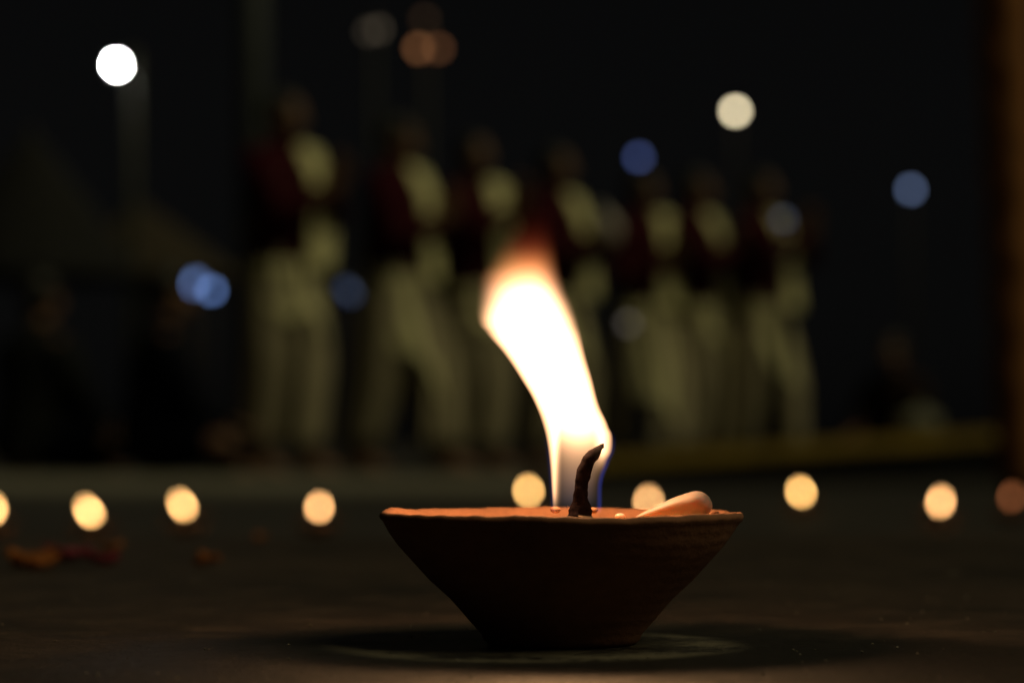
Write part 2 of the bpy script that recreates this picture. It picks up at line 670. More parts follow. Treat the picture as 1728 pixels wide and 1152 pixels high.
for k, (px, py, sx) in enumerate(((1046, 871, 9), (1207, 866, 7), (1222, 867, 5), (938, 861, 9), (1003, 862, 8))):
    g = Geo().ball((0, 0, 0), (sx / K, sx * 0.9 / K, sx * 0.65 / K), 14, 8)
    for v in g.v:
        v *= 1 + 0.25 * nz(v * 900, 1, k)
    o = g.build('clay_crumb' if k else 'petal_crumb', M_petal if k == 0 else M_clay, None, loc=(at(px, py, FOC).x, FOC + (0.0 if k not in (3, 4) else 0.004), at(px, py, FOC).z))
    tag(o, ('small pale crumb at the tip of the pink petal in the lamp', 'larger clay crumb on the lamp rim beside the pink petal', 'smaller clay crumb on the lamp rim past the pink petal',
            'clay crumb beside the wick on the flame\'s bright edge', 'clay crumb beside the wick on the flame\'s blue edge')[k], 'crumb')

# ------------------------------------------------------------------ row of lit lamps on the lower floor
M_flame = [emit('small_flame', (1.0, 0.54, 0.185), 20), emit('strong_flame', (1.0, 0.55, 0.17), 28), emit('soft_flame', (1.0, 0.51, 0.19), 18)]
M_flame_red = emit('dying_flame', (1.0, 0.30, 0.10), 2.2)
proto_bowl = bowl_mesh('far_bowl', 48, 5.0, 0.0)
LBL = 'small clay lamp with a bright flame in the row along the lower floor'


def far_lamp(px, py, red=False, lean=0.0, hs=1.0, lv=0):
    D = (HC - LOW - 0.045) * F / (py - 750)
    p = at(px, py, D)
    t = thing('clay_oil_lamp', LBL, 'oil lamp', (p.x, D, LOW), random.uniform(0, 6), 'lit clay lamps in the far row')
    link('bowl', proto_bowl, t)
    Geo().lathe([(0.0003, 0.0185), (0.02, 0.0184), (0.0258, 0.0182), (0.02, 0.015), (0.0003, 0.012)], 24).build('ghee', M_oil, t)
    Geo().tube([(0, 0, 0.012), (0.001, 0, 0.024), (0.0015, 0, 0.034)], [0.003, 0.0025, 0.0012], 10).build('wick', M_wick, t)
    prof = []
    for i in range(15):
        s = i / 14
        prof.append((0.0048 * math.sin(math.pi * s ** 0.62) ** 0.75 * (1 - 0.25 * s) + 0.0002, 0.0350 + 0.0195 * hs * s))
    g = Geo().lathe(prof, 20)
    ca, sa = math.cos(-t.rotation_euler.z), math.sin(-t.rotation_euler.z)
    for v in g.v:
        k = lean * (v.z - 0.03)
        v.x += k * ca
        v.y += k * sa
    g.build('flame', M_flame_red if red else M_flame[lv], t)
    if red:
        t['label'] = 'dim red clay lamp nearly burnt out, near the saffron wrapped post'
    return t


for a in ((-14, 857, False, 0.1, 1.0), (159, 860, False, -0.55, 1.0), (315, 850, False, -0.5, 1.0), (538, 852, False, 0.05, 0.85, 2), (893, 826, False, -0.1, 1.0, 1),
          (1093, 842, False, 0.1, 0.9, 2), (1355, 828, False, -0.3, 1.0, 1), (1585, 845, False, 0.15, 1.1, 2), (1706, 836, True, 0.1, 1.0)):
    far_lamp(*a)

# ------------------------------------------------------------------ petals and grit on the terrace
M_mari = simple('marigold', (0.28, 0.080, 0.007), 0.6, 0.3, 200)
M_rose = simple('rose', (0.20, 0.012, 0.03), 0.6, 0.3, 200)


def flower_petal(px, py, size, m, label, group, cat='petal', n=1):
    D = HC * F / (py - 750)
    p = at(px, py, D)
    g = Geo()
    a0 = random.uniform(0, 6.28)
    NU, NV = 9, 7
    top, bot = [], []
    for i in range(NU):
        for j in range(NV):
            u, v = i / (NU - 1), j / (NV - 1) * 2 - 1
            wd = math.sin(math.pi * (0.08 + 0.84 * u)) ** 0.7
            x = (u - 0.5) * size
            y = v * wd * size * 0.36
            z = size * (0.14 + 0.20 * v * v + 0.30 * (u - 0.4) ** 2 * 2) + size * 0.06 * nz((u * 3, v * 2, a0), 1, a0)
            top.append(Vector((x, y, z)))
            bot.append(Vector((x, y, z - size * 0.045)))
    zm = min(v.z for v in bot)
    for q in top + bot:
        q.z -= zm - 0.0002
    f = []
    for i in range(NU - 1):
        for j in range(NV - 1):
            a, b, c, d = i * NV + j, i * NV + j + 1, (i + 1) * NV + j + 1, (i + 1) * NV + j
            f.append((d, c, b, a))
            f.append((a + NU * NV, b + NU * NV, c + NU * NV, d + NU * NV))
    edge = [(0, j) for j in range(NV)] + [(i, NV - 1) for i in range(1, NU)] + [(NU - 1, j) for j in range(NV - 2, -1, -1)] + [(i, 0) for i in range(NU - 2, 0, -1)]
    idx = [i * NV + j for i, j in edge]
    for a, b in zip(idx, idx[1:] + idx[:1]):
        f.append((a, b, b + NU * NV, a + NU * NV))
    g.add(top + bot, f)
    o = g.build('marigold_petal' if m is M_mari else 'rose_petal', m, None, loc=(p.x, p.y, 0.0006))
    o.rotation_euler = (0, 0, a0)
    tag(o, label, cat, group)


for px, py, s in ((36, 955, 0.011), (54, 960, 0.012), (70, 963, 0.010), (352, 952, 0.008), (338, 957, 0.006), (188, 936, 0.009), (438, 915, 0.007)):
    flower_petal(px, py, s, M_mari, 'fallen orange marigold petal curled on the dark terrace stone', 'marigold petals on the terrace')
for px, py, s in ((106, 950, 0.012), (128, 946, 0.010), (172, 956, 0.010)):
    flower_petal(px, py, s, M_rose, 'fallen dark red rose petal curled on the terrace stone', 'rose petals on the terrace')

M_grit = simple('grit', (0.20, 0.17, 0.13), 0.35, 0.5, 300)
g = Geo()
for k in range(900):
    D = 0.34 + 0.55 * random.random() ** 1.6
    x = random.uniform(-0.24, 0.24) * D / 0.46
    if math.hypot(x - LAMP.x, D - FOC) < 0.017:
        continue
    r = random.choice((0.00016, 0.0002, 0.00025, 0.00035)) * random.uniform(0.7, 1.3)
    n0 = len(g.v)
    a = [Vector((random.uniform(.7, 1.2) * math.cos(q * 1.257), random.uniform(.7, 1.2) * math.sin(q * 1.257), random.uniform(-.1, .3))) * r for q in range(5)]
    g.add([Vector((x, D, 0.0003)) + q for q in a] + [Vector((x, D, 0.0003 + r * 0.8)), Vector((x, D, 0.0003 - r))],
          [(i, (i + 1) % 5, 5) for i in range(5)] + [((i + 1) % 5, i, 6) for i in range(5)])
tag(g.build('grit', M_grit, smooth=False), 'tiny grains of sand and dust scattered over the terrace stone', 'grit', kind='stuff')

# ------------------------------------------------------------------ people
M_skin = simple('skin', (0.20, 0.10, 0.055), 0.6, 0.12, 12)
M_hair = simple('hair', (0.010, 0.009, 0.008), 0.6, 0.4, 60)
M_eye = simple('eye', (0.5, 0.48, 0.45), 0.3, 0.05, 10)
M_maroon = simple('maroon_cloth', (0.036, 0.0018, 0.006), 0.85, 0.2, 40, 0.002)
M_cream = simple('cream_cloth', (0.76, 0.71, 0.40), 0.85, 0.1, 30, 0.003)
M_sash = simple('sash_cloth', (0.82, 0.77, 0.42), 0.85, 0.08, 30, 0.003)
M_dim_beige = simple('dimmed_beige_cloth', (0.38, 0.33, 0.215), 0.85, 0.12, 30, 0.003)  # beige deepened so the light seems to fade down the legs
M_navy = simple('navy_cloth', (0.004, 0.005, 0.010), 0.9, 0.3, 40, 0.002)
M_greycloth = simple('grey_cloth', (0.014, 0.015, 0.014), 0.9, 0.2, 40, 0.002)
M_tan = simple('tan_cloth', (0.022, 0.012, 0.009), 0.9, 0.2, 40, 0.002)


for m_ in (M_maroon, M_cream, M_sash, M_dim_beige, M_navy, M_greycloth, M_tan):
    m_.node_tree.nodes['Principled BSDF'].inputs['Specular IOR Level'].default_value = 0.1


def head_geo(g, c, yaw=0.0, pitch=0.0):
    """head centred at c facing +y: skull, jaw, nose, brow, lips, ears"""
    rot = Matrix.Rotation(yaw, 3, 'Z') @ Matrix.Rotation(pitch, 3, 'X')
    c = Vector(c)

    def b(p, r):
        g.ball(c + rot @ Vector(p), r, 16, 11, rot)
    b((0, -0.012, 0.030), (0.074, 0.092, 0.082))
    b((0, 0.020, -0.030), (0.060, 0.066, 0.072))
    b((0, 0.050, -0.078), (0.030, 0.030, 0.026))
    g.capsule(c + rot @ Vector((0, 0.078, 0.010)), c + rot @ Vector((0, 0.100, -0.024)), 0.008, 0.014, 10)
    for s in (-1, 1):
        b((0.011 * s, 0.092, -0.028), (0.009, 0.010, 0.008))
        b((0.028 * s, 0.070, 0.018), (0.024, 0.012, 0.008))
        b((0.040 * s, 0.050, -0.025), (0.022, 0.024, 0.022))
        b((0.075 * s, -0.008, -0.010), (0.008, 0.018, 0.030))
    b((0, 0.083, -0.050), (0.022, 0.009, 0.006))
    b((0, 0.080, -0.062), (0.019, 0.009, 0.007))
    return rot


def hand_geo(g, wrist, d, palm_n, side, curl=0.1, L=0.18):
    """palm and five fingers: d = finger direction, palm_n = palm normal, side = thumb side"""
    w0, d, n = Vector(wrist), Vector(d).normalized(), Vector(palm_n).normalized()
    a = d.cross(n).normalized() * side
    for k in range(4):
        o = (k - 1.5) * 0.0205
        base = w0 + d * (0.092 - 0.004 * abs(k - 1.2)) + a * -o
        g.capsule(w0 + d * 0.01 + a * -o * 0.7, base, 0.0155, 0.0115, 10)
        ln = (0.070, 0.080, 0.074, 0.058)[k]
        p, dd = base, d.copy()
        for q in range(3):
            dd = (dd + n * curl * (1 + q * 0.4)).normalized()
            e = p + dd * ln * (0.44, 0.32, 0.26)[q]
            g.capsule(p, e, 0.0100 - q * 0.0009, 0.0093 - q * 0.0009, 8)
            p = e
    t0 = w0 + d * 0.030 + a * 0.030
    t1 = t0 + (d * 0.6 + a * 0.7 + n * 0.2).normalized() * 0.040
    t2 = t1 + (d * 0.9 + a * 0.25 + n * 0.2).normalized() * 0.034
    g.capsule(w0 + d * 0.012 + a * 0.012, t0, 0.016, 0.014, 9)
    g.capsule(t0, t1, 0.0135, 0.0115, 9)
    g.capsule(t1, t2, 0.0115, 0.0095, 9)


def foot_geo(g, ank, fwd):
    a, f = Vector(ank), Vector(fwd).normalized()
    s = Vector((f.y, -f.x, 0))
    gz = a.z - 0.075
    g.chain([a, Vector((a.x, a.y, gz + 0.032)) - f * 0.035], [0.040, 0.032])
    g.chain([a, Vector((a.x, a.y, gz + 0.030)) + f * 0.12], [0.040, 0.028])
    for k in range(5):
        o = (k - 2) * 0.019
        b = Vector((a.x, a.y, gz + 0.026)) + f * 0.10 + s * o
        g.capsule(Vector((a.x, a.y, gz + 0.03)) + s * o * 0.6, b, 0.026, 0.018, 8)
        g.capsule(b, b + f * (0.070 - 0.008 * abs(k - 1)) + Vector((0, 0, -0.010)), 0.015, 0.011, 8)


def torso_loft(g, levels, seed, fold=0.035, n=40, closed_top=True):
    """levels: (z, rx, ry, y offset, x offset)"""
    rings = []
    for z, rx, ry, oy, ox in levels:
        ring = []
        for j in range(n):
            th = 2 * math.pi * j / n
            q = Vector((math.cos(th), math.sin(th), 0))
            k = 1 + fold * nz(q * 2.6 + Vector((0, 0, z * 2.2)), 1, seed) + fold * 0.7 * nz(q * 6 + Vector((0, 0, z * 1.2)), 1, seed + 2)
            ring.append(Vector((ox + rx * k * q.x, oy + ry * k * q.y, z)))
        rings.append(ring)
    g.rings(rings, False, closed_top)


def cloth_strip(path, width, thick, seed, nv=9):
    """a hanging cloth band with folds and real thickness; path = (point, sideways vector)"""
    top, bot = [], []
    for i, (p, s, nrm) in enumerate(path):
        p, s, nrm = Vector(p), Vector(s).normalized(), Vector(nrm).normalized()
        for j in range(nv):
            v = j / (nv - 1) * 2 - 1
            f = 0.016 * math.sin(v * 7 + i * 0.25 + seed) + 0.008 * nz((v * 3, i * 0.3, seed), 1)
            q = p + s * v * width * 0.5 + nrm * (f + 0.012)
            top.append(q)
            bot.append(q - nrm * thick)
    n = len(path)
    f = []
    for i in range(n - 1):
        for j in range(nv - 1):
            a, b, c, d = i * nv + j, i * nv + j + 1, (i + 1) * nv + j + 1, (i + 1) * nv + j
            f += [(a, b, c, d), (d + n * nv, c + n * nv, b + n * nv, a + n * nv)]
    edge = [j for j in range(nv)] + [i * nv + nv - 1 for i in range(1, n)] + [(n - 1) * nv + j for j in range(nv - 2, -1, -1)] + [i * nv for i in range(n - 2, 0, -1)]
    for a, b in zip(edge, edge[1:] + edge[:1]):
        f.append((b, a, a + n * nv, b + n * nv))
    return Geo().add(top + bot, f)


def standing(pose):
    """a person 1.72 m tall facing +y with folded or reaching hands; returns the root"""
    t = thing('person', 'x', 'person')
    g = Geo()
    st = pose['stride']
    hipL, hipR = Vector((-0.095, 0, 0.92)), Vector((0.095, 0, 0.92))
    kneeL, kneeR = Vector((-0.11, 0.03 + st * 0.55, 0.50)), Vector((0.11, 0.03 - st * 0.35, 0.50))
    ankL, ankR = Vector((-0.12, st, 0.078)), Vector((0.12, -st * 0.7, 0.078))
    g.chain([(0, 0, 0.94), (0, 0.005, 1.08), (0, 0.005, 1.24)], [0.135, 0.118, 0.130])
    g.chain([(-0.07, 0.0, 1.32), (0.07, 0.0, 1.32)], [0.115, 0.115])
    g.chain([(-0.175, -0.01, 1.41), (0, -0.02, 1.42), (0.175, -0.01, 1.41)], [0.055, 0.075, 0.055])
    g.chain([(0, -0.015, 1.42), (0, 0.0, 1.53)], [0.060, 0.052])
    for h, k, a in ((hipL, kneeL, ankL), (hipR, kneeR, ankR)):
        g.chain([h, k], [0.090, 0.056])
        g.chain([k, k.lerp(a, 0.35) + Vector((0, -0.018, 0)), a], [0.054, 0.056, 0.036])
        foot_geo(g, a, (a.x * 0.8, 1, 0))
    arms = []
    for s in (-1, 1):
        sh = Vector((0.185 * s, -0.01, 1.41))
        el = Vector(pose['elbow'])
        el.x *= s
        wr = Vector(pose['wrist'])
        wr.x *= s
        g.chain([sh, sh.lerp(el, 0.4), el], [0.054, 0.050, 0.040])
        g.chain([el, el.lerp(wr, 0.35), wr], [0.040, 0.041, 0.026])
        hand_geo(g, wr, pose['hand_dir'], (-s, 0.0, 0.05), s * pose.get('thumb', 1), pose['curl'])
        arms.append((sh, el, wr))
    HCN = Vector((0, 0.025, 1.622))
    rot = head_geo(g, HCN, pose['yaw'], pose['nod'])
    b = link('body', g.remesh('body', M_skin, 0.0065, 3), t)
    # hair
    h = Geo()
    h.ball(HCN + rot @ Vector((0, -0.022, 0.040)), (0.083, 0.094, 0.082), 24, 16, rot)
    h.ball(HCN + rot @ Vector((0, -0.050, -0.010)), (0.072, 0.066, 0.070), 20, 14, rot)
    for v in h.v:
        v += (v - HCN) * (0.05 * nz(v * 40, 1, 2))
    link('hair', h.remesh('hair', M_hair, 0.008, 1), t)
    for s in (-1, 1):
        Geo().ball(HCN + rot @ Vector((0.029 * s, 0.073, 0.004)), (0.013, 0.008, 0.007), 12, 8, rot).build('eye', M_eye, t)
    # maroon tunic with sleeves
    k = Geo()
    torso_loft(k, [(0.86, 0.186, 0.150, 0, 0), (0.90, 0.182, 0.146, 0, 0), (1.0, 0.172, 0.142, 0.003, 0), (1.1, 0.168, 0.138, 0.005, 0), (1.2, 0.178, 0.140, 0.005, 0),
                   (1.30, 0.198, 0.138, 0.002, 0), (1.38, 0.215, 0.120, -0.006, 0), (1.43, 0.205, 0.100, -0.012, 0), (1.47, 0.135, 0.085, -0.014, 0),
                   (1.495, 0.075, 0.070, -0.010, 0), (1.515, 0.066, 0.064, -0.006, 0)], pose['seed'], 0.05, closed_top=False)
    for sh, el, wr in arms:
        pts = [sh + Vector((-sh.x * 0.25, 0, -0.01)), sh, sh.lerp(el, 0.35), sh.lerp(el, 0.7), el + (el - wr).normalized() * 0.012, el.lerp(wr, 0.3), el.lerp(wr, 0.6), el.lerp(wr, 0.88)]
        k.tube(pts, [0.075, 0.078, 0.072, 0.066, 0.062, 0.060, 0.054, 0.047], 18, fold=0.16, seed=pose['seed'], cap=False)
    k.build('tunic', M_maroon, t)
    # dhoti, beige darkened to mimic light fading downward: two loosely draped legs and a pleated fall in front
    d = Geo()
    for h_, kn, an in ((hipL, kneeL, ankL), (hipR, kneeR, ankR)):
        rings = []
        for i in range(16):
            s = i / 15
            z = 1.0 - s * 0.87
            if z > kn.z:
                c = h_.lerp(kn, min(1, max(0, (h_.z - z) / (h_.z - kn.z))))
            else:
                c = kn.lerp(an, (kn.z - z) / (kn.z - an.z))
            r = (0.116 + 0.022 * math.sin(math.pi * s) - 0.020 * s) * pose['full'] * 0.87
            ring = []
            for j in range(30):
                th = 2 * math.pi * j / 30
                q = Vector((math.cos(th), math.sin(th), 0))
                kk = 1 + 0.13 * nz(q * 2.4 + Vector((c.x * 9, 0, z * 2)), 1, pose['seed']) + 0.06 * math.sin(9 * th + z * 5 + c.x * 20)
                ring.append(Vector((c.x * (0.75 if z > 0.85 else 0.95) + q.x * r * kk, c.y + q.y * r * 1.12 * kk, z)))
            rings.append(ring)
        d.rings(rings, True, True)
    path = []
    for i in range(14):
        s = i / 13
        path.append(((0.02, 0.125 + 0.05 * math.sin(math.pi * s) + st * 0.25 * s, 0.96 - 0.84 * s), (1, 0.1, 0), (0, 1, 0)))
    pl = cloth_strip(path, 0.17, 0.008, pose['seed'])
    d.add(pl.v, pl.f)
    d.build('dhoti', M_dim_beige, t)
    # cream cloth wrapped round the hips, flaring below the waist
    hw = Geo()
    torso_loft(hw, [(0.42, 0.196, 0.186, 0.02 + st * 0.25, 0), (0.50, 0.198, 0.190, 0.02 + st * 0.2, 0), (0.58, 0.198, 0.190, 0.018 + st * 0.12, 0), (0.66, 0.196, 0.188, 0.015 + st * 0.08, 0), (0.74, 0.194, 0.182, 0.010 + st * 0.04, 0),
                    (0.80, 0.190, 0.176, 0.008, 0), (0.87, 0.184, 0.164, 0.004, 0), (0.93, 0.194, 0.156, 0.002, 0), (0.955, 0.186, 0.150, 0, 0)], pose['seed'] + 5, 0.10, 64, closed_top=False)
    for v in hw.v:
        if v.z < 0.86:
            v.x *= 0.93
            v.y *= 0.93
    for v in hw.v:
        if v.z < 0.8:
            v.z += (0.8 - v.z) * (0.25 + 0.55 * math.sin(math.atan2(v.y, v.x) + pose['hem']) + 0.10 * math.sin(5 * math.atan2(v.y, v.x) + pose['seed']))
    hw.build('hip_wrap', M_cream, t)
    # cream sash over the left shoulder, long end hanging in front
    path = []
    for p, s, nrm in (((-0.02, -0.165, 0.98), (1, 0, 0.3), (0, -1, 0)), ((-0.05, -0.165, 1.12), (1, 0, 0.2), (0, -1, 0)), ((-0.085, -0.155, 1.26), (1, 0, 0.15), (0, -1, 0.1)),
                      ((-0.11, -0.125, 1.38), (1, 0, 0.0), (0, -1, 0.4)), ((-0.12, -0.075, 1.455), (1, 0, -0.35), (-0.2, -0.5, 0.9)), ((-0.12, -0.005, 1.475), (1, 0, -0.4), (-0.2, 0, 1)),
                      ((-0.115, 0.075, 1.445), (1, 0, -0.3), (-0.1, 0.6, 0.8)), ((-0.105, 0.122, 1.36), (1, 0, 0), (0, 1, 0.3)), ((-0.09, 0.150, 1.25), (1, 0, 0), (0, 1, 0.1)),
                      ((-0.075, 0.162, 1.12), (1, 0, 0), (0, 1, 0)), ((-0.06, 0.175, 1.0), (1, 0, 0), (0, 1, 0)), ((-0.05, 0.190, 0.88), (1, 0, 0), (0, 1, 0))):
        path.append((p, s, nrm))
    fine = []
    for (p, s, q), (p2, s2, q2) in zip(path, path[1:]):
        for f_ in (0, 0.34, 0.67):
            fine.append((Vector(p).lerp(Vector(p2), f_), Vector(s).lerp(Vector(s2), f_), Vector(q).lerp(Vector(q2), f_)))
    cloth_strip(fine, 0.165, 0.006, pose['seed'] + 1).build('sash', M_sash, t)
    return t


def pose(seed, stride, raise_, yaw, nod, full, hem, spread=0.0, curl=0.03):
    return dict(elbow=(0.24 + spread, 0.09 + 0.5 * raise_, 1.12 + 0.45 * raise_), wrist=(0.032 + spread * 0.4, 0.26 + 0.2 * raise_, 1.22 + 0.5 * raise_),
                hand_dir=(0, 0.35 - raise_ * 0.4, 0.95), curl=curl, stride=stride, yaw=yaw, nod=nod, seed=seed, full=full, hem=hem)


row = [
    (490, 11.6, pose(1, 0.06, 0.10, 0.00, -0.06, 1.00, 0.8), -118, 1.00, 'person in maroon tunic and cream dhoti beside the grey mast, first of the row'),
    (683, 12.5, pose(3, 0.21, 0.00, 0.20, -0.12, 1.08, 2.2, 0.02), -108, 1.00, 'person in maroon tunic and cream dhoti striding, second from the grey mast'),
    (812, 13.1, pose(4, 0.03, 0.22, -0.15, -0.02, 0.95, 0.2), -127, 0.99, 'person in maroon tunic with folded hands, third in the row from the grey mast'),
    (950, 13.8, pose(6, 0.10, 0.02, -0.10, -0.02, 1.00, 1.4, 0.0, 0.30), -116, 1.00, 'person in maroon tunic and cream dhoti holding up a pale conch shell'),
    (1098, 14.6, pose(8, 0.16, -0.08, 0.30, -0.15, 1.05, 2.8, 0.03), -134, 0.975, 'person in maroon tunic and cream dhoti standing just past the conch holder'),
    (1187, 14.8, pose(9, 0.04, 0.12, 0.05, 0.02, 0.92, 0.5), -110, 0.99, 'person in maroon tunic and cream dhoti beside the person at the ramp end'),
    (1297, 14.9, pose(12, 0.14, 0.26, -0.2, -0.08, 1.04, 1.8, 0.02), -122, 0.99, 'person in maroon tunic and cream dhoti at the row end behind the sloping ramp'),
]
people = []
for px, D, pi, rz, sc_, lb in row:
    o = standing(pi)
    o.location = (at(px - 17, 400, D).x, D, LOW)
    o.rotation_euler = (0, 0, R(rz))
    o.scale = (sc_,) * 3
    tag(o, lb, 'person', 'people standing in a row')
    people.append(o)

# conch shell held by the fourth person
M_shell = simple('conch', (0.72, 0.66, 0.60), 0.35, 0.15, 40, 0.002)
prof = []
for i in range(22):
    s = i / 21
    r = 0.055 * (math.sin(math.pi * min(1, s * 0.93 + 0.04)) ** 0.9) * (1 - 0.45 * s) + 0.003 + 0.004 * math.sin(s * 40) * s
    prof.append((r, -0.10 + 0.22 * s))
g = Geo().lathe(prof, 26, fn=lambda th, i, r, z: (1 + 0.22 * max(0, math.cos(th)) * (1 if i < 14 else 0.2) + 0.04 * math.sin(5 * th + i), 0.006 * math.sin(th)))
o = g.build('conch_shell', M_shell)
p4 = people[3]
hand = Matrix.Rotation(R(row[3][3]), 3, 'Z') @ Vector((0.0, 0.325, 1.295))
o.location = Vector(p4.location) + hand
o.rotation_euler = (R(10), R(-24), R(20))
tag(o, 'pale conch shell held up in both hands before the chest', 'shell')


def seated(cloth, trousers, seed, phone=False):
    """a person sitting cross-legged facing +y"""
    t = thing('person', 'x', 'person')
    g = Geo()
    g.chain([(0, -0.02, 0.14), (0, 0.0, 0.30), (0, 0.03, 0.45)], [0.125, 0.115, 0.12])
    g.chain([(-0.17, 0.02, 0.56), (0, 0.02, 0.57), (0.17, 0.02, 0.56)], [0.055, 0.08, 0.055])
    g.chain([(0, 0.02, 0.56), (0, 0.045, 0.69)], [0.06, 0.052])
    arms = []
    for s in (-1, 1):
        k = Vector((0.30 * s, 0.22, 0.13))
        a = Vector((-0.05 * s, 0.30, 0.075))
        g.chain([(0.1 * s, 0, 0.12), k], [0.09, 0.058])
        g.chain([k, k.lerp(a, 0.4), a], [0.056, 0.055, 0.036])
        foot_geo(g, a, (-s, 0.35, 0))
        sh, el, wr = Vector((0.18 * s, 0.02, 0.55)), Vector((0.25 * s, 0.10, 0.30)), Vector((0.17 * s, 0.28, 0.22))
        g.chain([sh, el], [0.052, 0.040])
        g.chain([el, wr], [0.040, 0.026])
        hand_geo(g, wr, (0.15 * s, 1, -0.25), (0, -0.2, -1), -s, 0.25)
        arms.append((sh, el, wr))
    HCN = Vector((0, 0.065, 0.785))
    rot = head_geo(g, HCN, 0.1, -0.1)
    link('body', g.remesh('body', M_skin, 0.008, 3), t)
    h = Geo()
    h.ball(HCN + rot @ Vector((0, -0.022, 0.040)), (0.083, 0.094, 0.082), 24, 16, rot)
    h.ball(HCN + rot @ Vector((0, -0.050, -0.010)), (0.072, 0.066, 0.070), 20, 14, rot)
    link('hair', h.remesh('hair', M_hair, 0.009, 1), t)
    for s in (-1, 1):
        Geo().ball(HCN + rot @ Vector((0.029 * s, 0.073, 0.004)), (0.013, 0.008, 0.007), 12, 8, rot).build('eye', M_eye, t)
    k = Geo()
    torso_loft(k, [(0.09, 0.20, 0.17, 0, 0), (0.2, 0.185, 0.16, 0, 0), (0.33, 0.172, 0.145, 0.01, 0), (0.44, 0.19, 0.14, 0.02, 0), (0.53, 0.21, 0.12, 0.02, 0), (0.58, 0.19, 0.10, 0.02, 0),
                   (0.62, 0.12, 0.085, 0.022, 0), (0.65, 0.07, 0.068, 0.03, 0), (0.675, 0.064, 0.062, 0.036, 0)], seed, 0.06, closed_top=False)
    for sh, el, wr in arms:
        k.tube([sh + Vector((-sh.x * 0.25, 0, 0)), sh, sh.lerp(el, 0.5), el, el.lerp(wr, 0.5), el.lerp(wr, 0.9)], [0.073, 0.075, 0.068, 0.06, 0.054, 0.045], 18, fold=0.15, seed=seed, cap=False)
    k.build('shirt', cloth, t)
    d = Geo()
    for s in (-1, 1):
        kk, a = Vector((0.30 * s, 0.22, 0.13)), Vector((-0.03 * s, 0.30, 0.085))
        d.tube([(0.06 * s, -0.02, 0.13), (0.16 * s, 0.08, 0.135), kk.lerp(Vector((0.16 * s, 0.08, 0.135)), 0.3), kk + Vector((0.02 * s, 0.02, 0)), kk.lerp(a, 0.35) + Vector((0, 0.02, 0)), kk.lerp(a, 0.85)],
               [0.125, 0.115, 0.098, 0.088, 0.078, 0.062], 20, fold=0.14, seed=seed + s)
    d.build('trousers', trousers, t)
    return t


s0 = seated(M_navy, M_navy, 11)
tag(s0, 'person in dark navy clothes sitting cross-legged by the blue lamps', 'person')
s0.location = (at(265, 700, 11.0).x, 11.0, LOW)
s0.rotation_euler = (0, 0, R(-70))
s1 = seated(M_greycloth, M_navy, 12)
tag(s1, 'person in a grey shirt sitting cross-legged alone at the pale path\'s far edge', 'person')
s1.location = (at(52, 700, 11.4).x, 11.4, LOW)
s1.rotation_euler = (0, 0, R(-40))
s2 = seated(M_tan, M_navy, 13)
tag(s2, 'person in a brown shirt sitting on the ground far behind the sloping ramp', 'person')
s2.location = (at(1512, 700, 18).x, 18, LOW)
s2.rotation_euler = (0, 0, R(150))

# ------------------------------------------------------------------ ramp with ochre coping, wrapped post, mast
M_stone = simple('dark_stone', (0.018, 0.017, 0.016), 0.8, 0.3, 4, 0.006)
M_ochre = simple('ochre_paint', (0.46, 0.31, 0.045), 0.7, 0.25, 6, 0.003)
DR = 9.0
xa, xb = at(985, 780, DR).x, 2.6


def zt(x):
    return at(864 + x / DR * F, 790 - (x / DR * F + 864 - 1050) * 0.066, DR).z


ramp = thing('ramp_wall', 'low dark stone ramp wall with a sloping ochre painted coping', 'wall', (0, 0, 0))
g = Geo()
za, zb = zt(xa) - 0.0, zt(xb)
v = [(xa, DR, LOW - 0.01), (xb, DR, LOW - 0.01), (xb, DR, zb), (xa, DR, za)]
g.add([Vector(q) for q in v] + [Vector((q[0], DR + 0.30, q[2])) for q in v], [(0, 1, 2, 3), (7, 6, 5, 4), (0, 4, 5, 1), (1, 5, 6, 2), (2, 6, 7, 3), (3, 7, 4, 0)])
g.build('wall', M_stone, ramp, smooth=False)
g = Geo()
v = [(xa - 0.03, DR - 0.03, za + 0.002), (xb, DR - 0.03, zb + 0.002), (xb, DR - 0.03, zb + 0.045), (xa - 0.03, DR - 0.03, za + 0.045)]
g.add([Vector(q) for q in v] + [Vector((q[0], DR + 0.33, q[2])) for q in v], [(0, 1, 2, 3), (7, 6, 5, 4), (0, 4, 5, 1), (1, 5, 6, 2), (2, 6, 7, 3), (3, 7, 4, 0)])
g.build('coping', M_ochre, ramp, smooth=False)

M_bundle = simple('bundle_cloth', (0.16, 0.16, 0.12), 0.9, 0.2, 20, 0.003)
xbun = at(1560, 700, DR).x
g = Geo().ball((0, 0, 0.045), (0.085, 0.07, 0.05), 24, 14).ball((0.01, 0, 0.098), (0.022, 0.02, 0.022), 14, 9)
for v in g.v:
    v += Vector((v.x, v.y, v.z - 0.045)) * (0.14 * nz(v * 22, 1, 4))
    v.z = max(v.z, 0.0)
o = Geo()
o = link('cloth_bundle', g.remesh('cloth_bundle', M_bundle, 0.006, 2))
o.location = (xbun, DR + 0.14, zt(xbun) + 0.044)
o.rotation_euler = (0, -math.atan(0.066), 0)
tag(o, 'small knotted pale cloth bundle resting on the ochre coping', 'bundle')

